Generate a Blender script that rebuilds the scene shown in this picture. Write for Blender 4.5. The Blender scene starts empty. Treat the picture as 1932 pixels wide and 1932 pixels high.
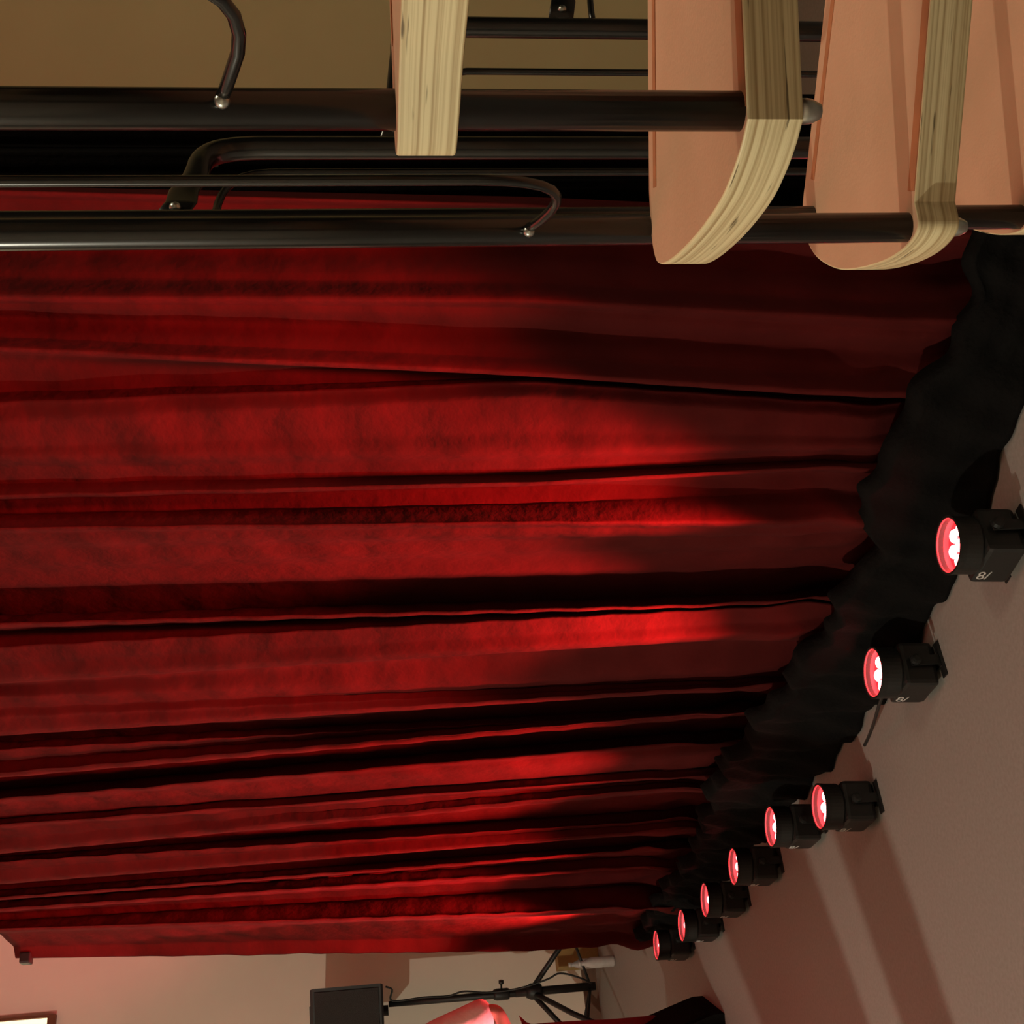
import bpy, bmesh, math, random
from mathutils import Vector, Matrix
random.seed(4)
S = bpy.context.scene
COL = S.collection
# ------------------------------------------------------------------ camera (the photo was taken with the phone turned on its side)
H = 1.6
FPX = 2400.0
TH = math.atan(321/2400); RO = 0.038
fw = Vector((0, math.cos(TH), -math.sin(TH)))
r0 = Vector((1, 0, 0)); u0 = Vector((0, math.sin(TH), math.cos(TH)))
RR = r0*math.cos(RO) - u0*math.sin(RO)
DD = -u0*math.cos(RO) - r0*math.sin(RO)
cd = bpy.data.cameras.new('camera'); cam = bpy.data.objects.new('camera', cd); COL.objects.link(cam)
M = Matrix((DD, RR, -fw)).transposed().to_4x4(); M.translation = Vector((0, 0, H))
cam.matrix_world = M
cd.sensor_width = 36; cd.sensor_fit = 'HORIZONTAL'; cd.lens = 36*FPX/1932; cd.clip_start = 0.05
S.camera = cam
# ------------------------------------------------------------------ world, exposure
w = bpy.data.worlds.new('world'); S.world = w; w.use_nodes = True
w.node_tree.nodes['Background'].inputs[0].default_value = (1, .7, .5, 1)
w.node_tree.nodes['Background'].inputs[1].default_value = 0.003
S.view_settings.view_transform = 'Standard'; S.view_settings.look = 'None'
S.view_settings.exposure = 0.0; S.view_settings.gamma = 1.0; S.view_settings.use_curve_mapping = False
# light levels
LAMP_W = 400.0         # white pendant, left of the photo
FILL_W = 27.0          # fill lamp added out of view above the stair
CAN_W = 760.0           # each red floor light
LAMP_COL = (1, .95, .76)
RED = (1, .052, .050)

# ------------------------------------------------------------------ materials
def mat(name, col, rough=.6, metal=0, col2=None, scale=20, bump=0, bscale=60, sheen=0, detail=4, spec=None):
    m = bpy.data.materials.new(name); m.use_nodes = True
    nt = m.node_tree; b = nt.nodes['Principled BSDF']
    b.inputs['Base Color'].default_value = (*col, 1); b.inputs['Roughness'].default_value = rough
    b.inputs['Metallic'].default_value = metal
    if spec is not None: b.inputs['Specular IOR Level'].default_value = spec
    if sheen:
        b.inputs['Sheen Weight'].default_value = sheen; b.inputs['Sheen Tint'].default_value = (1, .3, .3, 1)
    tc = nt.nodes.new('ShaderNodeTexCoord')
    n = nt.nodes.new('ShaderNodeTexNoise'); n.inputs['Scale'].default_value = scale; n.inputs['Detail'].default_value = detail
    nt.links.new(tc.outputs['Object'], n.inputs['Vector'])
    r = nt.nodes.new('ShaderNodeValToRGB'); c2 = col2 or tuple(c*.85 for c in col)
    r.color_ramp.elements[0].position = .35; r.color_ramp.elements[1].position = .65
    r.color_ramp.elements[0].color = (*c2, 1); r.color_ramp.elements[1].color = (*col, 1)
    nt.links.new(n.outputs['Fac'], r.inputs['Fac']); nt.links.new(r.outputs['Color'], b.inputs['Base Color'])
    if bump:
        n2 = nt.nodes.new('ShaderNodeTexNoise'); n2.inputs['Scale'].default_value = bscale; n2.inputs['Detail'].default_value = 5
        nt.links.new(tc.outputs['Object'], n2.inputs['Vector'])
        bp = nt.nodes.new('ShaderNodeBump'); bp.inputs['Strength'].default_value = bump; bp.inputs['Distance'].default_value = .02
        nt.links.new(n2.outputs['Fac'], bp.inputs['Height']); nt.links.new(bp.outputs['Normal'], b.inputs['Normal'])
    return m
def emis(name, col, e):
    m = bpy.data.materials.new(name); m.use_nodes = True
    b = m.node_tree.nodes['Principled BSDF']
    b.inputs['Base Color'].default_value = (*[min(1, c) for c in col], 1)
    b.inputs['Emission Color'].default_value = (*col, 1); b.inputs['Emission Strength'].default_value = e
    return m
def plymat():
    m = bpy.data.materials.new('laminated_edge'); m.use_nodes = True
    nt = m.node_tree; b = nt.nodes['Principled BSDF']; b.inputs['Roughness'].default_value = .55
    tc = nt.nodes.new('ShaderNodeTexCoord')
    mp = nt.nodes.new('ShaderNodeMapping'); mp.inputs['Scale'].default_value = (1.2, 1.2, 330)
    nt.links.new(tc.outputs['Object'], mp.inputs['Vector'])
    n = nt.nodes.new('ShaderNodeTexNoise'); n.inputs['Scale'].default_value = 1; n.inputs['Detail'].default_value = 3
    nt.links.new(mp.outputs['Vector'], n.inputs['Vector'])
    r = nt.nodes.new('ShaderNodeValToRGB'); r.color_ramp.elements[0].position = .33; r.color_ramp.elements[1].position = .60
    r.color_ramp.elements[0].color = (.38, .27, .13, 1); r.color_ramp.elements[1].color = (.67, .57, .34, 1)
    nt.links.new(n.outputs['Fac'], r.inputs['Fac'])
    mp2 = nt.nodes.new('ShaderNodeMapping'); mp2.inputs['Scale'].default_value = (14, 14, 260)
    nt.links.new(tc.outputs['Object'], mp2.inputs['Vector'])
    n2 = nt.nodes.new('ShaderNodeTexNoise'); n2.inputs['Scale'].default_value = 1; n2.inputs['Detail'].default_value = 2
    nt.links.new(mp2.outputs['Vector'], n2.inputs['Vector'])
    r2 = nt.nodes.new('ShaderNodeValToRGB'); r2.color_ramp.elements[0].position = .27; r2.color_ramp.elements[1].position = .33
    r2.color_ramp.elements[0].color = (.25, .22, .18, 1); r2.color_ramp.elements[1].color = (1, 1, 1, 1)
    nt.links.new(n2.outputs['Fac'], r2.inputs['Fac'])
    mx = nt.nodes.new('ShaderNodeMix'); mx.data_type = 'RGBA'; mx.blend_type = 'MULTIPLY'; mx.inputs[0].default_value = 1
    nt.links.new(r.outputs['Color'], mx.inputs[6]); nt.links.new(r2.outputs['Color'], mx.inputs[7])
    nt.links.new(mx.outputs[2], b.inputs['Base Color'])
    return m
MV = mat('tread_veneer', (.54, .305, .19), .65, col2=(.50, .28, .17), scale=9, bump=.05, bscale=240)
ME = plymat()
MST = mat('groove_strip', (.42, .15, .06), .7, scale=30)
MBL = mat('black_steel', (.006, .006, .0055), .24, 0, spec=.6)
MGR = mat('flattened_steel', (.05, .052, .045), .5, 0, spec=.5)
MZN = mat('zinc', (.5, .52, .48), .3, 1)
MCU = mat('red_velvet', (.068, .0068, .0062), .95, col2=(.054, .005, .0045), scale=7, bump=.22, bscale=18, spec=.1)
MBD = mat('black_cloth', (.0045, .004, .0038), .95, bump=.3, spec=.1)
MFL = mat('floor_vinyl', (.245, .22, .20), .55, col2=(.21, .19, .172), scale=90, bump=.02, bscale=200)
MWA = mat('wall_paint', (.82, .72, .60), .85, scale=3, col2=(.78, .69, .58))
MWO = mat('olive_wall_paint', (.62, .53, .28), .85, scale=3, col2=(.59, .50, .26))
MCE = mat('ceiling_paint', (.5, .45, .38), .9)
MPL = mat('black_plastic', (.008, .008, .0075), .5, bump=.03, bscale=200)
MWH = mat('printed_white', (.55, .52, .5), .6)
MLE = emis('led_emitter', (1, .18, .18), 16)
MLR = emis('led_reflector', (1, .02, .03), 1.3)
MLW = emis('led_wall', (1, .04, .05), 1.3)
MGN = emis('green_display', (.10, .5, .2), .35)
MWI = emis('window_glow', (1, .93, .58), 1.3)
MWF = mat('window_wood', (.16, .06, .025), .6)
MSK = mat('skin', (.55, .33, .24), .5)
MSH = mat('white_shirt', (.75, .72, .70), .8, bump=.2, bscale=30)
MTR = mat('dark_red_cloth', (.18, .015, .015), .9)
MHR = mat('dark_hair', (.02, .013, .01), .7)
MCT = mat('clear_plastic', (.5, .47, .45), .2)
MOC = mat('ochre_box', (.35, .22, .07), .7)

# ------------------------------------------------------------------ helpers
def link(name, bm_or_me, m, parent=None, smooth=False):
    if isinstance(bm_or_me, bmesh.types.BMesh):
        me = bpy.data.meshes.new(name); bm_or_me.normal_update(); bm_or_me.to_mesh(me); bm_or_me.free()
    else: me = bm_or_me
    for mm in (m if isinstance(m, (list, tuple)) else [m]): me.materials.append(mm)
    if smooth:
        for p in me.polygons: p.use_smooth = True
    o = bpy.data.objects.new(name, me); COL.objects.link(o)
    if parent: o.parent = parent
    return o
def thing(name, label, cat, loc=(0, 0, 0), rot=(0, 0, 0), group=None):
    o = bpy.data.objects.new(name, None); COL.objects.link(o); o.location = loc; o.rotation_euler = rot
    o.empty_display_size = .1; tag(o, label, cat, group); return o
def tag(o, label, cat, group=None):
    o['label'] = label; o['category'] = cat
    if group: o['group'] = group
    return o
def struct(name, bm, m, **k):
    o = link(name, bm, m, **k); o['kind'] = 'structure'; return o
def box(bm, c, s, rz=0, bev=0):
    r = bmesh.ops.create_cube(bm, size=1, matrix=Matrix.Translation(c) @ Matrix.Rotation(rz, 4, 'Z') @ Matrix.Diagonal((*s, 1)))
    if bev:
        es = set(e for v in r['verts'] for e in v.link_edges)
        bmesh.ops.bevel(bm, geom=list(es), offset=bev, segments=2, affect='EDGES', profile=.6)
    return bm
def lathe(bm, prof, n=32, off=(0, 0, 0), caps=True):
    rings = []
    for (r, z) in prof:
        rings.append([bm.verts.new((off[0]+r*math.cos(2*math.pi*i/n), off[1]+r*math.sin(2*math.pi*i/n), off[2]+z)) for i in range(n)])
    for a, b in zip(rings, rings[1:]):
        for i in range(n): bm.faces.new((a[i], a[(i+1) % n], b[(i+1) % n], b[i]))
    if caps:
        bm.faces.new(rings[0][::-1]); bm.faces.new(rings[-1])
    return bm
def tube(bm, pts, r, n=16, flat=None):
    """swept tube; flat = list of (scale along side, scale along binormal) per point"""
    pts = [Vector(p) for p in pts]; N = len(pts); rings = []
    t0 = (pts[1]-pts[0]).normalized(); a = t0.orthogonal().normalized()
    for i, p in enumerate(pts):
        t = (pts[min(i+1, N-1)]-pts[max(i-1, 0)]).normalized()
        a = (a - t*a.dot(t)).normalized(); b = t.cross(a)
        rr = r[i] if isinstance(r, (list, tuple)) else r
        if flat and flat[i]:
            side, f1, f2 = flat[i]; sd = Vector(side); sd = (sd-t*sd.dot(t)).normalized(); bb = t.cross(sd)
            ring = []
            for k in range(n):
                an = 2*math.pi*k/n; v = a*math.cos(an)+b*math.sin(an)
                ring.append(bm.verts.new(p + sd*v.dot(sd)*rr*f1 + bb*v.dot(bb)*rr*f2))
        else:
            ring = [bm.verts.new(p+(a*math.cos(2*math.pi*k/n)+b*math.sin(2*math.pi*k/n))*rr) for k in range(n)]
        rings.append(ring)
    for x, y in zip(rings, rings[1:]):
        for i in range(n): bm.faces.new((x[i], x[(i+1) % n], y[(i+1) % n], y[i]))
    bm.faces.new(rings[0][::-1]); bm.faces.new(rings[-1])
    return bm
def bez(a, b, c, d, n=10):
    a, b, c, d = map(Vector, (a, b, c, d))
    return [a*(1-t)**3+b*3*t*(1-t)**2+c*3*t*t*(1-t)+d*t**3 for t in [i/n for i in range(n+1)]]
def smoothpoly3(P, k=5):
    P = [Vector(p) for p in P]; Q = [P[0]]; ext = [P[0]*2-P[1]]+P+[P[-1]*2-P[-2]]
    for i in range(1, len(ext)-2):
        a, b, c, d = ext[i-1:i+3]
        for j in range(1, k+1):
            t = j/k; Q.append(.5*((2*b)+(c-a)*t+(2*a-5*b+4*c-d)*t*t+(3*b-a-3*c+d)*t**3))
    return Q
def newbm(): return bmesh.new()
def spot(name, loc, direction, watts, angle, blend, col, parent=None, size=.03):
    ld = bpy.data.lights.new(name, 'SPOT'); ld.energy = watts; ld.spot_size = angle; ld.spot_blend = blend
    ld.color = col; ld.shadow_soft_size = size
    o = bpy.data.objects.new(name, ld); COL.objects.link(o); o.location = loc
    o.rotation_euler = Vector(direction).to_track_quat('-Z', 'Y').to_euler()
    if parent: o.parent = parent
    return o

# ------------------------------------------------------------------ pendant lamp and an added fill lamp (both outside the frame)
pl = thing('pendant_lamp', 'bare white pendant lamp hanging left of the curtain', 'lamp', (-4, 1, 3.2))
link('shade', lathe(newbm(), [(.035, .16), (.04, .20), (.012, .22)], 24), MPL, pl, True)
link('cord', tube(newbm(), [(0, 0, .21), (0, 0, 1.8)], .004, 8), MPL, pl)
link('bulb', lathe(newbm(), [(.02, .16), (.035, .13), (.045, .09), (.03, .05), (.002, .04)], 20), emis('bulb_glow', (1, .9, .65), 4), pl, True)
ld = bpy.data.lights.new('lamp_light', 'POINT'); ld.energy = LAMP_W; ld.color = LAMP_COL; ld.shadow_soft_size = .035
lo = bpy.data.objects.new('lamp_light', ld); COL.objects.link(lo); lo.parent = pl
cl = thing('fill_lamp', 'square fill lamp added out of view above the spiral stair', 'lamp', (1.9, 1.2, 3.45))
link('frame', box(newbm(), (0, 0, .06), (.66, .66, .08), bev=.01), MPL, cl)
link('rod', lathe(newbm(), [(.008, .10), (.008, 1.55)], 10), MPL, cl)
link('diffuser', box(newbm(), (0, 0, .01), (.6, .6, .03)), emis('diffuser_glow', (1, .9, .65), 1.5), cl)
ld = bpy.data.lights.new('fill_light', 'AREA'); ld.energy = FILL_W; ld.color = (1, .88, .62); ld.size = .6
lo = bpy.data.objects.new('fill_light', ld); COL.objects.link(lo); lo.parent = cl; lo.location = (0, 0, -.03)
# ------------------------------------------------------------------ room shell
struct('floor', box(newbm(), (0, 3.5, -.05), (16, 16, .1)), MFL)
struct('ceiling', box(newbm(), (0, 3.5, 5.05), (16, 16, .1)), MCE)
wa = math.atan2(.511, .86)
WP = Vector((-2.9, 8.72, 0)); WD = Vector((math.cos(wa), math.sin(wa), 0)); WN = Vector((-WD.y, WD.x, 0))
def wallat(t, z, d): return WP + WD*t + WN*d + Vector((0, 0, z))
struct('wall_far', box(newbm(), wallat(.5, 2.5, .06), (9.5, .12, 5), wa), MWA)
struct('baseboard_far', box(newbm(), wallat(.5, .05, -.006), (9.5, .012, .1), wa), mat('baseboard_paint', (.16, .09, .06), .6))
struct('wall_right', box(newbm(), (3.6, 4.3, 2.5), (6.2, .12, 5)), MWO)
struct('wall_back', box(newbm(), (0, -4.1, 2.5), (16, .12, 5)), MWA)
struct('wall_left', box(newbm(), (-7.5, 2, 2.5), (.12, 12, 5)), MWA)
# lit window high in the far wall
def wl(bm, t0, t1, z0, z1, d, th): return box(bm, wallat((t0+t1)/2, (z0+z1)/2, d), (t1-t0, th, z1-z0), wa)
wi = struct('window_1', wl(newbm(), -1.9, -.30, 3.60, 4.6, -.006, .012), MWI)
bm = newbm()
wl(bm, -1.9, -.30, 3.55, 3.60, -.02, .04); wl(bm, -1.9, -.30, 4.6, 4.65, -.02, .04)
wl(bm, -.30, -.285, 3.55, 4.65, -.02, .04); wl(bm, -1.95, -1.9, 3.55, 4.65, -.02, .04)
link('window_frame', bm, MWF, wi)
# conduit down the far wall
a = wallat(.02, 0, -.02)
struct('trim_1', tube(newbm(), [wallat(.10, .12, -.018), wallat(.02, 1.35, -.018)], .022, 10), mat('conduit_paint', (.30, .25, .14), .7))

# ------------------------------------------------------------------ red curtain
KEYS = [(0.0,0.0,-0.026,2.29,0.001,1.16,0.038,0.35),(0.056,0.056,-0.022,2.27,0.013,1.17,0.083,0.37),(-0.013,-0.013,0.001,2.29,0.031,1.16,0.123,0.34),(-0.037,-0.037,0.028,2.3,0.052,1.15,0.162,0.32),(-0.044,-0.044,0.105,2.31,0.117,1.15,0.188,0.32),(0.0,0.0,0.158,2.31,0.185,1.16,0.241,0.33),(0.062,0.062,0.196,2.3,0.221,1.17,0.272,0.36),(0.025,0.025,0.216,2.31,0.243,1.16,0.306,0.34),(-0.013,-0.013,0.251,2.32,0.303,1.15,0.366,0.31),(0.013,0.013,0.287,2.32,0.358,1.16,0.417,0.31),(0.069,0.069,0.298,2.31,0.374,1.17,0.445,0.33),(-0.044,-0.044,0.34,2.34,0.425,1.15,0.515,0.27),(-0.036,-0.036,0.432,2.35,0.428,1.15,0.519,0.28),(0.005,0.005,0.439,2.34,0.418,1.15,0.507,0.29),(0.027,0.027,0.48,2.34,0.449,1.16,0.531,0.3),(0.032,0.032,0.53,2.35,0.529,1.15,0.573,0.29),(0.045,0.045,0.552,2.35,0.579,1.15,0.592,0.29),(0.018,0.018,0.602,2.37,0.631,1.14,0.63,0.27),(0.013,0.013,0.646,2.38,0.672,1.14,0.654,0.26),(0.05,0.05,0.652,2.37,0.667,1.15,0.646,0.28),(-0.005,-0.005,0.71,2.39,0.729,1.13,0.706,0.24),(0.009,0.009,0.744,2.4,0.77,1.13,0.759,0.23),(0.094,0.094,0.709,2.37,0.753,1.15,0.799,0.25),(0.066,0.066,0.752,2.39,0.802,1.14,0.856,0.23),(0.0,0.0,0.888,2.43,0.926,1.12),(-0.055,-0.055,1.038,2.47,1.067,1.1),(-0.077,-0.077,1.144,2.49,1.193,1.09),(-0.083,-0.083,1.249,2.52,1.302,1.08),(0.033,0.033,1.113,2.47,1.162,1.1),(-0.033,-0.033,1.238,2.51,1.275,1.09),(0.022,0.022,1.234,2.5,1.225,1.1),(0.033,0.033,1.29,2.51,1.28,1.09),(0.055,0.055,1.334,2.52,1.313,1.09),(-0.033,-0.033,1.52,2.57,1.498,1.06),(0.0,0.0,1.533,2.57,1.596,1.06),(-0.006,-0.006,1.606,2.59,1.668,1.05),(0.017,0.017,1.623,2.59,1.661,1.05),(0.039,0.039,1.667,2.6,1.652,1.06),(-0.044,-0.044,1.876,2.65,1.862,1.03),(-0.044,-0.044,1.933,2.67,1.973,1.02),(0.011,0.011,1.853,2.64,1.886,1.03),(0.011,0.011,1.942,2.66,1.903,1.03),(0.055,0.055,1.927,2.65,1.829,1.04),(-0.066,-0.066,2.267,2.75,2.163,0.99),(-0.066,-0.066,2.41,2.78,2.301,0.98),(0.022,0.022,2.239,2.73,2.145,1.0),(0.0,0.0,2.369,2.77,2.267,0.99),(0.0,0.0,2.506,2.8,2.457,0.97),(0.033,0.033,2.468,2.79,2.44,0.97),(0.011,0.011,2.594,2.82,2.543,0.96),(0.022,0.022,2.643,2.83,2.552,0.96),(0.055,0.055,2.677,2.83,2.529,0.97),(-0.055,-0.055,3.091,2.94,2.95,0.91),(-0.055,-0.055,3.147,2.96,3.129,0.89),(0.011,0.011,2.977,2.91,3.043,0.91),(0.011,0.011,3.074,2.93,3.088,0.9),(0.044,0.044,3.115,2.94,3.084,0.9),(-0.033,-0.033,3.453,3.03,3.415,0.86),(-0.022,-0.022,3.491,3.04,3.506,0.85),(0.033,0.033,3.391,3.01,3.387,0.87),(-0.022,-0.022,3.659,3.08,3.676,0.83),(0.033,0.033,3.559,3.05,3.634,0.84),(-0.033,-0.033,3.895,3.13,3.981,0.8),(-0.011,-0.011,3.933,3.14,4.117,0.79),(0.05,0.12,3.816,3.11,3.993,0.81),(-0.02,0.05,4.211,3.21,4.441,0.76),(-0.02,0.05,4.419,3.26,4.795,0.72),(0.02,0.12,4.487,3.27,4.826,0.72)]
CP = [(.95, 2.72), (.70, 2.80), (.28, 2.95), (-.14, 3.32), (-.66, 4.02), (-1.5, 5.44), (-2.34, 6.86), (-2.8, 7.64)]
def catmull(P, m=40):
    P = [Vector(p) for p in P]; out = []
    for i in range(1, len(P)-2):
        a, b, c, d = P[i-1:i+3]
        for k in range(m):
            t = k/m
            out.append(.5*((2*b)+(c-a)*t+(2*a-5*b+4*c-d)*t*t+(3*b-a-3*c+d)*t**3))
    out.append(P[-2]); return out
PATH = catmull(CP)
CL = [0]
for a, b in zip(PATH, PATH[1:]): CL.append(CL[-1]+(b-a).length)
def pathat(s, n):
    i = 0
    lo, hi = 0, len(PATH)-2
    while lo < hi:
        m_ = (lo+hi+1)//2
        if CL[m_] <= s: lo = m_
        else: hi = m_-1
    i = lo; d = (PATH[i+1]-PATH[i]).normalized(); p = PATH[i]+d*(s-CL[i])
    return p+Vector((-d.y, d.x))*n
TOP = 3.2
def key_sn(k, z):
    n0, n1 = k[0], k[1]; pts = [(k[j], k[j+1]) for j in range(2, len(k), 2)]
    zc = min(max(z, .3), pts[0][1]+.3)
    if zc >= pts[1][1] or len(pts) == 2:
        (sa, za), (sb, zb) = pts[0], pts[1]
        zc = max(zc, zb-.45)
    else: (sa, za), (sb, zb) = pts[1], pts[2]
    s = sb+(sa-sb)*(zc-zb)/(za-zb)
    f = min(max((z-pts[1][1])/(pts[0][1]-pts[1][1]), 0), 1)
    return s, n1+(n0-n1)*f
def hsh(a, b): return math.sin(a*12.9898+b*78.233)
ROWS = 90; SUB = 8
bm = newbm(); grid = []
for r in range(ROWS+1):
    z = .008+(TOP-.008)*r/ROWS
    row = []; ks = [key_sn(k, z) for k in KEYS]
    for i in range(len(ks)-1):
        for j in range(SUB):
            t = j/SUB; tt = t*t*(3-2*t)
            s = ks[i][0]+(ks[i+1][0]-ks[i][0])*t; n = ks[i][1]+(ks[i+1][1]-ks[i][1])*tt
            row.append((s, n))
    row.append(ks[-1])
    vr = []
    for (s, n) in row:
        g = max(0, 1-z/.55)
        n2 = n+.02*g*g+.02*g*math.sin(s*17+z*9)+.012*g*math.sin(s*41-z*23)+.010*g*math.sin(s*7+z*31)
        # small creases in the cloth
        cr = max(0, 1-abs(z-1.9)/1.1)
        n2 += .0035*cr*math.sin(s*24+z*14+2*math.sin(z*5+s*3))*max(0, math.sin(s*3.1+.3))
        n2 += .002*math.sin(z*37+s*11)*math.sin(s*9)
        p = pathat(s, n2); vr.append(bm.verts.new((p.x, p.y, z)))
    grid.append(vr)
for a, b in zip(grid, grid[1:]):
    for i in range(len(a)-1): bm.faces.new((a[i], a[i+1], b[i+1], b[i]))
cu = link('stage_curtain', bm, MCU, smooth=True)
sm = cu.modifiers.new('thickness', 'SOLIDIFY'); sm.thickness = .003; sm.offset = 0
tag(cu, 'long red pleated curtain hanging to the floor behind the row of lights', 'curtain')
# rail at the top of the curtain
rp = [(*pathat(s, -.10), TOP-.03) for s in [x*.25 for x in range(0, 19)]]
cr_ = link('curtain_rail', tube(newbm(), rp, .014, 10), MBL, smooth=True)
ec = pathat(4.49, .03); link('end_cap', box(newbm(), (ec.x, ec.y, TOP-.05), (.05, .07, .05), .5, bev=.008), MPL, cr_)
tag(cr_, 'black rail along the top hem of the red curtain', 'rail')
# black drape put in for the dark band at the curtain's right end
bm = newbm(); rows = []
NX = 60
for r in range(2):
    rows.append([bm.verts.new((.66+.36*i/NX, 3.02+.035*math.sin(i*.55)+.01*math.sin(i*1.7), .004+3.3*r)) for i in range(NX+1)])
for i in range(NX): bm.faces.new((rows[0][i], rows[0][i+1], rows[1][i+1], rows[1][i]))
dr = link('dark_band_drape', bm, MBD, smooth=True); sm = dr.modifiers.new('thickness', 'SOLIDIFY'); sm.thickness = .003
tag(dr, 'black drape filling the dark band beside the red curtain behind the steel balusters', 'drape')

# bunched black cloth lying along the foot of the curtain
HS = [(-.1, .10), (.35, .18), (.6, .32), (.9, .24), (1.2, .27), (1.7, .33), (2.2, .36), (2.6, .30), (3.2, .21), (3.8, .22), (4.75, .16)]
def hs(s):
    for a, b in zip(HS, HS[1:]):
        if s <= b[0]: return a[1]+(b[1]-a[1])*(s-a[0])/(b[0]-a[0])
    return HS[-1][1]
bm = newbm(); NR = 22; NS = 420; rows = []
for i in range(NR+1):
    v = i/NR; row = []
    for j in range(NS+1):
        s = -.1+4.85*j/NS
        h = hs(s)+.022*math.sin(s*19)+.012*math.sin(s*47+1)
        z = .006+h*(1-v)
        n = .132+.02*v*v+.012*math.sin(s*23+v*4)*(.4+v)+.005*math.sin(s*61-v*5)+.004*math.sin(v*13+s*13)
        if i == 0: n -= .05
        q = pathat(s, n); row.append(bm.verts.new((q.x, q.y, z)))
    rows.append(row)
for a, b in zip(rows, rows[1:]):
    for j in range(NS): bm.faces.new((a[j], a[j+1], b[j+1], b[j]))
hc = link('hem_cloth', bm, MBD, smooth=True); sm = hc.modifiers.new('thickness', 'SOLIDIFY'); sm.thickness = .003
tag(hc, 'bunched black cloth lying along the foot of the red curtain', 'cloth')
# ------------------------------------------------------------------ red LED floor lights
def textmesh(body, size):
    c = bpy.data.curves.new('glyphs', 'FONT'); c.body = body; c.size = size; c.extrude = .0006
    o = bpy.data.objects.new('glyphs', c); COL.objects.link(o)
    me = bpy.data.meshes.new_from_object(o); bpy.data.objects.remove(o); return me
def par_can(loc, tx, rz, label, group):
    t = thing('floor_light', label, 'stage light', loc, (0, 0, 0), group)
    # local frame: +X points at the curtain; head leans towards it
    ang = rz; t.rotation_euler = (0, 0, ang)
    T = Matrix.Translation((0, 0, .085)) @ Matrix.Rotation(math.radians(tx), 4, 'Y') @ Matrix.Translation((0, 0, -.085))
    bm = newbm(); box(bm, (0, 0, .060), (.125, .135, .095), bev=.012)
    lathe(bm, [(.060, .095), (.070, .112), (.070, .150), (.072, .168), (.066, .168), (.064, .150)], 40, caps=False)
    bm.transform(T); link('housing', bm, MPL, t, False)
    bm = newbm(); lathe(bm, [(.0645, .136), (.0655, .166)], 40, caps=False); bm.transform(T); link('reflector_wall', bm, MLW, t, True)
    bm = newbm(); lathe(bm, [(.001, .1355), (.064, .136)], 40, caps=False); bm.transform(T); link('lens_plate', bm, MLR, t)
    pos = [(0, 0)]+[(.038*math.cos(k*math.pi/3+.3), .038*math.sin(k*math.pi/3+.3)) for k in range(6)]
    for (x, y) in pos:
        bm = newbm(); lathe(bm, [(.0175, .137), (.015, .142), (.008, .146), (.0005, .147)], 16, off=(x, y, 0)); bm.transform(T)
        link('led', bm, MLE, t, True)
    bm = newbm()
    for s_ in (-1, 1):
        box(bm, (0, s_*.078, .045), (.028, .004, .085)); 
        box(bm, (.0, s_*.078, .002), (.10, .028, .004))
    box(bm, (0, 0, .004), (.04, .16, .004)); link('bracket', bm, MPL, t)
    for s_ in (-1, 1):
        bm = newbm(); lathe(bm, [(.014, 0), (.014, .012), (.008, .014)], 12)
        bm.transform(Matrix.Translation((0, s_*.080, .075)) @ Matrix.Rotation(-s_*math.pi/2, 4, 'X')); link('knob', bm, MPL, t)
    # markings and display on the side facing the room
    me = textmesh('8/', .042)
    me.transform(T @ Matrix.Translation((-.0632, .050, .100)) @ Matrix.Rotation(-math.pi/2, 4, 'Z') @ Matrix.Rotation(math.pi/2, 4, 'X') @ Matrix.Rotation(-math.pi/2, 4, 'Z'))
    link('marking', me, MWH, t)
    bm = newbm(); box(bm, (-.0634, .022, .030), (.002, .014, .006)); box(bm, (-.0634, .0, .032), (.002, .008, .004)); link('display', bm, MGN, t)
    d = (T.to_3x3() @ Vector((0, 0, 1)))
    spot('led_beam', T @ Vector((0, 0, .172)), d, CAN_W, math.radians(SPOT_DEG), SPOT_BL, RED, t, .045)
    return t
SPOT_DEG = 50; SPOT_BL = 1.0
AN = math.atan2(.5, .86)     # direction from room towards the curtain
cans = [((.245, 2.40), 'red floor light nearest the stair, at the near end of the row', .9),
        ((-.123, 2.875), 'red floor light with white markings, largest in view', .66),
        ((-.485, 3.343), 'red floor light with a thin cable trailing on the floor beside it', .55),
        ((-.955, 3.790), 'red floor light standing furthest out from the curtain, third in view from the stair', .55),
        ((-1.13, 4.26), 'red floor light tucked just behind the one standing furthest out', .55),
        ((-1.393, 4.719), 'red floor light fifth in view along the curtain from the stair', .55),
        ((-1.646, 5.139), 'red floor light third from the far end of the row', .55),
        ((-1.878, 5.536), 'red floor light second from the far end of the row', .55),
        ((-2.132, 6.037), 'red floor light at the far end of the curtain beside the tripod', .62)]
for i, ((x, y), lab, rz) in enumerate(cans):
    par_can((x, y, 0), 3.5, rz+.05*hsh(i, 3), lab, 'red floor lights along the curtain')
# cable beside the second light in view
cb = [(-.53, 3.37, .12), (-.59, 3.44, .12), (0, 0, 0), (-.66, 3.56, .07), (-.75, 3.70, .05)]
tag(link('power_cable', tube(newbm(), bez(*[Vector(cb[k]) for k in (0, 1, 3, 4)], n=16), .005, 8), MPL, smooth=True),
    'thin black cable running from the light into the curtain hem', 'cable')
# crumpled black cloth? none: the hem itself is dark

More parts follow.
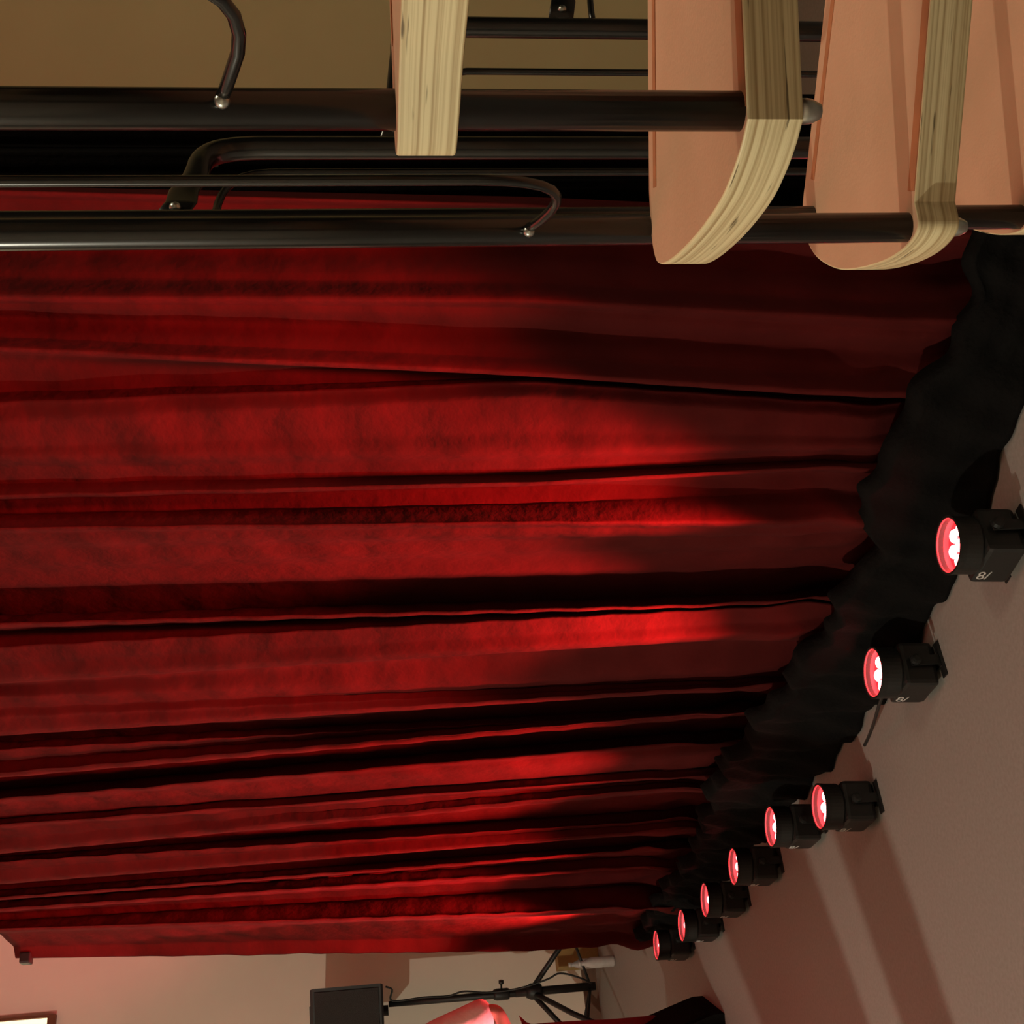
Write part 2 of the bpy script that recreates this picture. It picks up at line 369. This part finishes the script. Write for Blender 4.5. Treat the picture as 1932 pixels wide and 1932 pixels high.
# ------------------------------------------------------------------ spiral stair
SZ = .26; TTH = .042
CEN = Vector((1.25, .98))
B = {0: (.93, 1.95), 1: (.700, 1.82), 2: (.468, 1.62), 3: (.331, 1.432), 4: (.2645, 1.185), 5: (.287, .900), 6: (.37, .64), 7: (.50, .41), 8: (.70, .20), 9: (.96, .06), 10: (1.24, .0)}
st = thing('spiral_staircase', 'spiral staircase with plywood treads and black steel balusters beside the curtain', 'staircase', (CEN.x, CEN.y, 0))
O3 = Vector((CEN.x, CEN.y, 0))
def L3(x, y, z): return Vector((x, y, z))-O3
link('centre_pole', lathe(newbm(), [(.045, 0), (.045, 3.3)], 32), MBL, st, True)
bm = newbm(); lathe(bm, [(.16, 0), (.16, .012)], 32); link('base_plate', bm, MBL, st)
T4 = [(.285, 1.166), (.262, 1.160), (.250, 1.175), (.243, 1.21), (.243, 1.26), (.250, 1.325), (.262, 1.375), (.285, 1.425), (.315, 1.455), (.35, 1.462), (.385, 1.448)]
T5 = [(.276, .883), (.262, .899), (.248, .922), (.235, .955), (.225, 1.01), (.220, 1.07), (.220, 1.12), (.225, 1.150), (.236, 1.166), (.262, 1.176), (.300, 1.178)]
T6 = [(.455, .590), (.40, .615), (.372, .655), (.345, .72), (.318, .775), (.296, .825), (.273, .862), (.258, .890), (.256, .905), (.264, .917), (.285, .921), (.33, .918)]
FR = {4: ((.285, 1.166), (1.19, .93)), 5: ((.292, .882), (1.22, .90))}
def tread_outline(n):
    if n == 4: tip = T4; fr = (1.16, .925); bk = (1.23, 1.07)
    elif n == 5: tip = T5; fr = (1.18, .90); bk = (1.22, 1.06)
    elif n == 6: tip = T6; fr = (1.20, .90); bk = (1.2, .97)
    else:
        # same shape as tread 4 moved round the pole so its front hole meets its own baluster
        b4 = Vector(B[4])-CEN; bn = Vector(B[n])-CEN
        a = math.atan2(bn.y, bn.x)-math.atan2(b4.y, b4.x); k = bn.length/b4.length
        ro = lambda p: tuple(CEN+Matrix.Rotation(a, 2) @ ((Vector(p)-CEN)*k))
        tip = [ro(p) for p in T4]; fr = ro((1.16, .925)); bk = ro((1.23, 1.07))
    return tip, fr, bk
def slab(poly, z0, z1):
    bm = newbm()
    lo = [bm.verts.new(L3(x, y, z0)) for x, y in poly]; hi = [bm.verts.new(L3(x, y, z1)) for x, y in poly]
    f = bm.faces.new(hi); g = bm.faces.new(lo[::-1]); N = len(poly)
    for i in range(N):
        q = bm.faces.new((lo[i], lo[(i+1) % N], hi[(i+1) % N], hi[i])); q.material_index = 1
    bmesh.ops.recalc_face_normals(bm, faces=bm.faces)
    es = [e for e in bm.edges if any(abs(x.normal.z) > .9 for x in e.link_faces) and any(abs(x.normal.z) < .1 for x in e.link_faces)]
    bmesh.ops.bevel(bm, geom=es, offset=.0015, segments=2, affect='EDGES', profile=.5, material=1)
    return bm
def smoothpoly(P, k=4):
    P = [Vector(p) for p in P]; Q = [P[0]]
    ext = [P[0]*2-P[1]]+P+[P[-1]*2-P[-2]]
    for i in range(1, len(ext)-2):
        a, b, c, d = ext[i-1:i+3]
        for j in range(1, k+1):
            t = j/k; Q.append(.5*((2*b)+(c-a)*t+(2*a-5*b+4*c-d)*t*t+(3*b-a-3*c+d)*t**3))
    return [tuple(q) for q in Q]
ZT = {n: SZ*n for n in range(0, 11)}; ZT[6] = 1.552
for n in range(1, 10):
    tip, fr, bk = tread_outline(n); tip2 = smoothpoly(tip, 8)
    poly = [fr]+tip2+[bk]
    tr = link('tread', slab(poly, ZT[n]-TTH, ZT[n]), [MV, ME], st)
    # darker routed strips along the front and the back of the walking face
    def strip(p, q, off0, off1, s0, s1):
        p, q = Vector(p), Vector(q); d = (q-p).normalized(); nn = Vector((-d.y, d.x))
        if nn.dot(CM-p) < 0: nn = -nn
        a, b = p+d*s0, p+d*s1
        bm = newbm(); v = [a+nn*off0, b+nn*off0, b+nn*off1, a+nn*off1]
        lo = [bm.verts.new(L3(x.x, x.y, ZT[n]-.002)) for x in v]; hi = [bm.verts.new(L3(x.x, x.y, ZT[n]+.0008)) for x in v]
        bm.faces.new(hi); bm.faces.new(lo[::-1])
        for i in range(4): bm.faces.new((lo[i], lo[(i+1) % 4], hi[(i+1) % 4], hi[i]))
        bmesh.ops.recalc_face_normals(bm, faces=bm.faces)
        link('grip_strip', bm, MST, tr)
    CM = (Vector(fr)+Vector(bk)+Vector(tip[0])+Vector(tip[-1]))/4
    fs = .010
    strip(tip[0], fr, .002, .016, fs, .80)
    strip(tip[-1], bk, .020, .030, .0, .80)
def domenut(p, r=.0095, up=-1):
    bm = newbm(); lathe(bm, [(r*1.0, 0), (r, .008), (r*.95, .012), (r*.6, .019), (.0008, .021)], 16)
    if up < 0: bm.transform(Matrix.Rotation(math.pi, 4, 'X'))
    bm.transform(Matrix.Translation(L3(*p))); return bm
RB = .0145
def v3(n, z): return Vector((*B[n], z))
for n in range(0, 9):
    zb = ZT[n] if n else 0.0
    zt = zb+1.235
    b = v3(n, 0); u = v3(n+1, 0)          # u: next baluster up the stair
    d = (u-b); d.z = 0; ln = d.length; d.normalize()
    p = [v3(n, zb), v3(n, zt-.55), v3(n, zt-.10)]
    p += bez(v3(n, zt-.08), v3(n, zt-.022), v3(n, zt)+d*.018, v3(n, zt)+d*.075, 10)
    # ends on the next baluster as a flattened tongue
    out = Vector((-(CEN-u.xy).normalized().x, -(CEN-u.xy).normalized().y, 0))
    e2 = Vector((*B[n+1], zt+.022))-d*.014; e1 = Vector((*B[n+1], zt+.012))-d*.060
    p += [v3(n, zt+.002)+d*.10, e1-d*.03, e1, e2]
    N = len(p); side = Vector((0, 0, 1)); fl = [None]*N
    wid = [None]*(N-5)+[(side, 1.0, .9), (side, 1.08, .6), (side, 1.2, .26), (side, 1.25, .18), (side, 1.25, .18)]
    bal = link('baluster', tube(newbm(), [L3(*q) for q in p], RB, 20, wid), MBL, st, True)
    nr = Vector((d.y, -d.x, 0))
    if nr.dot(Vector((0, 0, 0))-Vector((e1.x, e1.y, 0))) < 0: nr = -nr
    bm = newbm(); bmesh.ops.create_uvsphere(bm, u_segments=12, v_segments=8, radius=.0065)
    bm.transform(Matrix.Translation(L3(*((e1+e2)/2+nr*.003)))); link('bolt', bm, MZN, bal, True)
    if n: link('cap_nut', domenut((*B[n], zb-TTH)), MZN, st, True)
    # intermediate rod half way between two balusters
    lf = .43 if n != 5 else .47
    m_ = b.lerp(u, lf)-out*.006; z0 = ZT[n+1]+.118; z1 = z0+(.83 if n < 3 else 1.0)
    q0 = Vector((*B[n], z0))+d*.017+out*.003
    q = [q0, q0+d*.012+Vector((0, 0, -.004))]
    q += bez(q0+d*.025+Vector((0, 0, -.008)), m_+Vector((0, 0, z0-.03))-d*.035, m_+Vector((0, 0, z0-.01)), m_+Vector((0, 0, z0+.06)), 8)
    q += [m_+Vector((0, 0, z0+.3)), m_+Vector((0, 0, z1-.1))]
    e = Vector((*B[n+1], z1))-d*.017+out*.003
    q += bez(m_+Vector((0, 0, z1-.06)), m_+Vector((0, 0, z1-.005)), e-d*.06, e+d*.004, 8)
    rod = link('guard_rod', tube(newbm(), [L3(*x) for x in q], .0047, 12), MBL, st, True)
    for qq in (q0, e):
        bm = newbm(); bmesh.ops.create_uvsphere(bm, u_segments=10, v_segments=8, radius=.0055)
        bm.transform(Matrix.Translation(L3(*(qq+out*.003)))); link('bolt', bm, MZN, rod, True)

# ------------------------------------------------------------------ loudspeaker on its tripod
SX, SY = -3.065, 8.05
ts = thing('speaker_stand', 'black tripod speaker stand against the far wall beside the red curtain', 'stand', (SX, SY, 0))
link('pole', tube(newbm(), [(0, 0, .30), (0, 0, .72), (0, 0, 1.425)], [.024, .024, .018], 16), MPL, ts, True)
link('lower_tube', tube(newbm(), [(0, 0, .10), (0, 0, .62)], .026, 16), MPL, ts, True)
link('collar', lathe(newbm(), [(.04, .45), (.05, .47), (.05, .52), (.036, .55)], 16), MPL, ts, True)
link('clamp', lathe(newbm(), [(.032, .66), (.036, .67), (.036, .74), (.030, .76)], 16), MPL, ts, True)
bm = newbm(); lathe(bm, [(.006, 0), (.006, .05), (.016, .055), (.016, .075)], 10)
bm.transform(Matrix.Translation((.02, -.02, .71)) @ Matrix.Rotation(math.radians(90), 4, 'Y')); link('knob', bm, MPL, ts, True)
for an in (18, 262, 196):
    c, s_ = math.cos(math.radians(an)), math.sin(math.radians(an))
    k = .52 if an != 262 else .62
    lg = link('leg', tube(newbm(), [(c*.04, s_*.04, .49), (c*k*.5, s_*k*.5, .30), (c*k, s_*k, .03)], .017, 12), MPL, ts, True)
    link('foot', tube(newbm(), [(c*k*.97, s_*k*.97, .045), (c*k*1.04, s_*k*1.04, .014)], .019, 12), MPL, lg, True)
    link('brace', tube(newbm(), [(c*.03, s_*.03, .14), (c*k*.62, s_*k*.62, .225)], .009, 8), MPL, ts, True)
sp = thing('loudspeaker', 'black loudspeaker box on top of the tripod stand', 'speaker', (SX-.03, SY-.02, 1.46), (0, 0, .25)); sp.scale = (1.06, 1.06, 1.06)
bm = newbm()
f = [(-.17, -.16), (.17, -.16), (.13, .15), (-.13, .15)]
for z, k in ((0, .96), (.012, 1), (.405, 1), (.42, .96)):
    pass
vs = [[bm.verts.new((x*k, y*k, z)) for x, y in f] for z, k in ((0, .97), (.012, 1), (.405, 1), (.42, .97))]
for a, b in zip(vs, vs[1:]):
    for i in range(4): bm.faces.new((a[i], a[(i+1) % 4], b[(i+1) % 4], b[i]))
bm.faces.new(vs[0][::-1]); bm.faces.new(vs[-1]); link('cabinet', bm, MPL, sp)
link('grille', box(newbm(), (0, -.164, .21), (.30, .008, .37), bev=.003), mat('speaker_grille', (.02, .02, .019), .6, bump=.4, bscale=400), sp)
link('handle', box(newbm(), (0, 0, .425), (.12, .03, .012), bev=.004), MPL, sp)
link('pole_cup', lathe(newbm(), [(.03, -.03), (.03, .0)], 16), MPL, sp)
cbp = [(SX+.12, SY-.02, 1.44), (SX+.10, SY-.03, 1.40), (SX+.03, SY-.03, 1.40), (SX+.035, SY-.03, 1.2), (SX+.03, SY-.03, 1.05), (SX+.05, SY-.03, .95), (SX+.03, SY-.03, .80), (SX+.05, SY-.06, .60), (SX+.10, SY-.08, .42), (SX+.13, SY-.08, .34), (SX+.10, SY-.1, .22), (SX+.05, SY-.08, .14)]
tag(link('speaker_cable', tube(newbm(), smoothpoly3(cbp), .006, 8), MPL, smooth=True), 'black speaker cable hanging from the loudspeaker down the tripod pole', 'cable')
# small bits on the floor at the curtain's far end
for i, (x, y, lab) in enumerate([(-3.0, 8.28, 'clear plastic bottle on the floor behind the tripod leg near the curtain edge'), (-2.86, 7.90, 'clear plastic bottle on the floor in front of the tripod leg')]):
    t = thing('plastic_bottle', lab, 'bottle', (x, y, 0), group='clear bottles by the tripod')
    link('body', lathe(newbm(), [(.03, 0), (.035, .01), (.033, .08), (.035, .15), (.014, .20), (.014, .215)], 20), MCT, t, True)
    link('cap', lathe(newbm(), [(.015, .213), (.015, .23)], 16), MWH, t, True)
ox = link('wooden_box', box(newbm(), (-3.03, 8.48, .14), (.13, .13, .28), wa, bev=.006), MOC)
tag(ox, 'small yellowish wooden box on the floor at the far wall by the curtain edge', 'box')

# ------------------------------------------------------------------ black floor monitor at the left edge
mo = thing('floor_monitor', 'black wedge floor monitor on the floor at the edge nearest the tripod', 'monitor', (-2.57, 5.62, 0), (0, 0, .15))
bm = newbm(); prof = [(-.5, 0), (.42, 0), (.44, .06), (.22, .44), (.12, .47), (-.5, .47)]
prof = [(.285, 0), (.285, .05), (.17, .42), (.10, .46), (-.32, .46), (-.32, 0)]
a = [bm.verts.new((x, -.18, z)) for x, z in prof]; b = [bm.verts.new((x, .18, z)) for x, z in prof]
bm.faces.new(a[::-1]); bm.faces.new(b)
for i in range(len(prof)): bm.faces.new((a[i], a[(i+1) % len(prof)], b[(i+1) % len(prof)], b[i]))
bmesh.ops.recalc_face_normals(bm, faces=bm.faces)
link('cabinet', bm, MBD, mo)
bm = newbm(); box(bm, (0, 0, 0), (.008, .32, .34), bev=.003)
bm.transform(Matrix.Translation((.232, 0, .235)) @ Matrix.Rotation(math.radians(-17), 4, 'Y')); link('grille', bm, MBD, mo)
mo2 = None

# ------------------------------------------------------------------ person at the left edge, hand on hip
def skin_body(name, verts, edges, rad, m, parent, sub=2):
    me = bpy.data.meshes.new(name); me.from_pydata([Vector(v) for v in verts], edges, [])
    o = bpy.data.objects.new(name, me); COL.objects.link(o); me.materials.append(m); o.parent = parent
    o.modifiers.new('skin', 'SKIN').use_smooth_shade = True
    for i, r in enumerate(rad): me.skin_vertices[0].data[i].radius = (r, r) if not isinstance(r, tuple) else r
    me.skin_vertices[0].data[0].use_root = True
    s_ = o.modifiers.new('sub', 'SUBSURF'); s_.levels = sub; s_.render_levels = sub
    return o
pe = thing('person', 'person in a loose white top lit red, elbow bent outward, beside the tripod', 'person', (-2.53, 5.75, 0))
V = [(0, 0, .88), (0, 0, 1.08), (0, 0, 1.25), (0, .01, 1.36), (0, -.01, 1.48), (0, -.02, 1.56),
     (.16, 0, 1.31), (.285, -.02, .99), (.14, -.10, .93), (-.16, 0, 1.31), (-.27, 0, 1.02), (-.30, -.06, .80),
     (.09, 0, .82), (.10, -.01, .46), (.11, .02, .08), (.12, -.13, .03), (-.09, 0, .82), (-.10, -.01, .46), (-.11, .02, .08), (-.12, -.13, .03)]
Eg = [(0, 1), (1, 2), (2, 3), (3, 4), (4, 5), (3, 6), (6, 7), (7, 8), (3, 9), (9, 10), (10, 11), (0, 12), (12, 13), (13, 14), (14, 15), (0, 16), (16, 17), (17, 18), (18, 19)]
Rd = [(.14, .10), (.12, .09), (.14, .10), .07, (.075, .09), (.07, .085), .055, .04, .028, .055, .04, .028, .085, .055, .038, .032, .085, .055, .038, .032]
skin_body('body', V, Eg, Rd, MSK, pe)
for base, dr_ in (((.14, -.10, .93), (-.6, -.3, -.5)), ((-.30, -.06, .80), (0, -.1, -1))):
    d = Vector(dr_).normalized(); b0 = Vector(base); sdv = d.orthogonal().normalized()
    for k in range(5):
        o_ = sdv*((k-2)*.016); ln = (.05, .085, .09, .085, .07)[k]
        link('finger', tube(newbm(), [b0+o_, b0+o_*1.3+d*ln*.6, b0+o_*1.3+d*ln+Vector((0, -.01, -.005))], [.010, .009, .007], 8), MSK, pe, True)
V2 = [(0, 0, .84), (0, 0, 1.08), (0, 0, 1.25), (0, 0, 1.36), (.16, 0, 1.325), (.215, -.01, 1.16), (.275, -.02, 1.00), (-.16, 0, 1.32), (-.22, 0, 1.12)]
skin_body('shirt', V2, [(0, 1), (1, 2), (2, 3), (3, 4), (4, 5), (5, 6), (3, 7), (7, 8)], [(.18, .13), (.155, .115), (.165, .12), .075, .075, .08, .085, .075, .08], MSH, pe)
V3 = [(0, 0, .90), (.10, 0, .78), (.11, -.01, .46), (.115, .02, .10), (-.10, 0, .78), (-.11, -.01, .46), (-.115, .02, .10)]
skin_body('trousers', V3, [(0, 1), (1, 2), (2, 3), (0, 4), (4, 5), (5, 6)], [(.16, .115), .10, .075, .06, .10, .075, .06], MTR, pe)
bm = newbm(); bmesh.ops.create_uvsphere(bm, u_segments=20, v_segments=14, radius=1); bm.transform(Matrix.Translation((0, .015, 1.555)) @ Matrix.Diagonal((.088, .105, .105, 1)))
link('hair', bm, MHR, pe, True)
link('nose', tube(newbm(), [(0, -.10, 1.54), (0, -.122, 1.51)], [.008, .013], 8), MSK, pe, True)
# unseen red fill light added on the floor to brighten the person and wall
fc = thing('floor_light', 'added red fill light out of view beside the person at the edge', 'stage light', (-3.3, 4.9, 0), (0, 0, 0), 'red floor lights along the curtain')
link('housing', lathe(newbm(), [(.05, 0), (.07, .05), (.072, .168), (.066, .168), (.064, .15), (.001, .15)], 32), MPL, fc)
link('lens_plate', lathe(newbm(), [(.001, .152), (.063, .152)], 32, caps=False), MLR, fc)
spot('led_beam', (0, 0, .18), (.80, .95, 1.15), 560, math.radians(62), .5, (1, .15, .17), fc, .04)

glint_dot = thing('red_glint', 'tiny glowing red dot added as a glint on the black drape behind the bent baluster top', 'light', (.835, 2.986, 1.866))  # glowing dot added to stand in for a small red glint
link('glint_backing', box(newbm(), (0, .012, 0), (.03, .012, .03), bev=.002), MPL, glint_dot)
bm = newbm(); bmesh.ops.create_uvsphere(bm, u_segments=12, v_segments=8, radius=.007); link('lens', bm, MLR, glint_dot, True)

# ------------------------------------------------------------------ unseen blockers added left of the frame to cast the floor shadows
LP = Vector((-4, 1))
def polar(a, r): return LP+Vector((math.cos(math.radians(a)), math.sin(math.radians(a))))*r
def add_blocker(a, r, w_, h, lab):
    p = polar(a, r); t = thing('shadow_blocker', lab, 'speaker', (p.x, p.y, 0), (0, 0, math.radians(a)-math.pi/2))
    link('cabinet', box(newbm(), (0, 0, h/2), (w_, w_*.8, h), bev=.01), MPL, t)
    link('grille', box(newbm(), (0, -w_*.4-.003, h/2), (w_*.9, .008, h*.94), bev=.003), MPL, t)
add_blocker(44.5, 2.0, .185, 2.5, 'narrow black shadow blocker added left of the frame')
add_blocker(57.7, 2.1, .46, 2.5, 'wide black shadow blocker added left of the frame')
add_blocker(69.8, 3.0, .075, 2.2, 'thin black shadow blocker added left of the frame')
add_blocker(72.3, 3.0, .06, 2.2, 'second thin black shadow blocker added left of the frame')
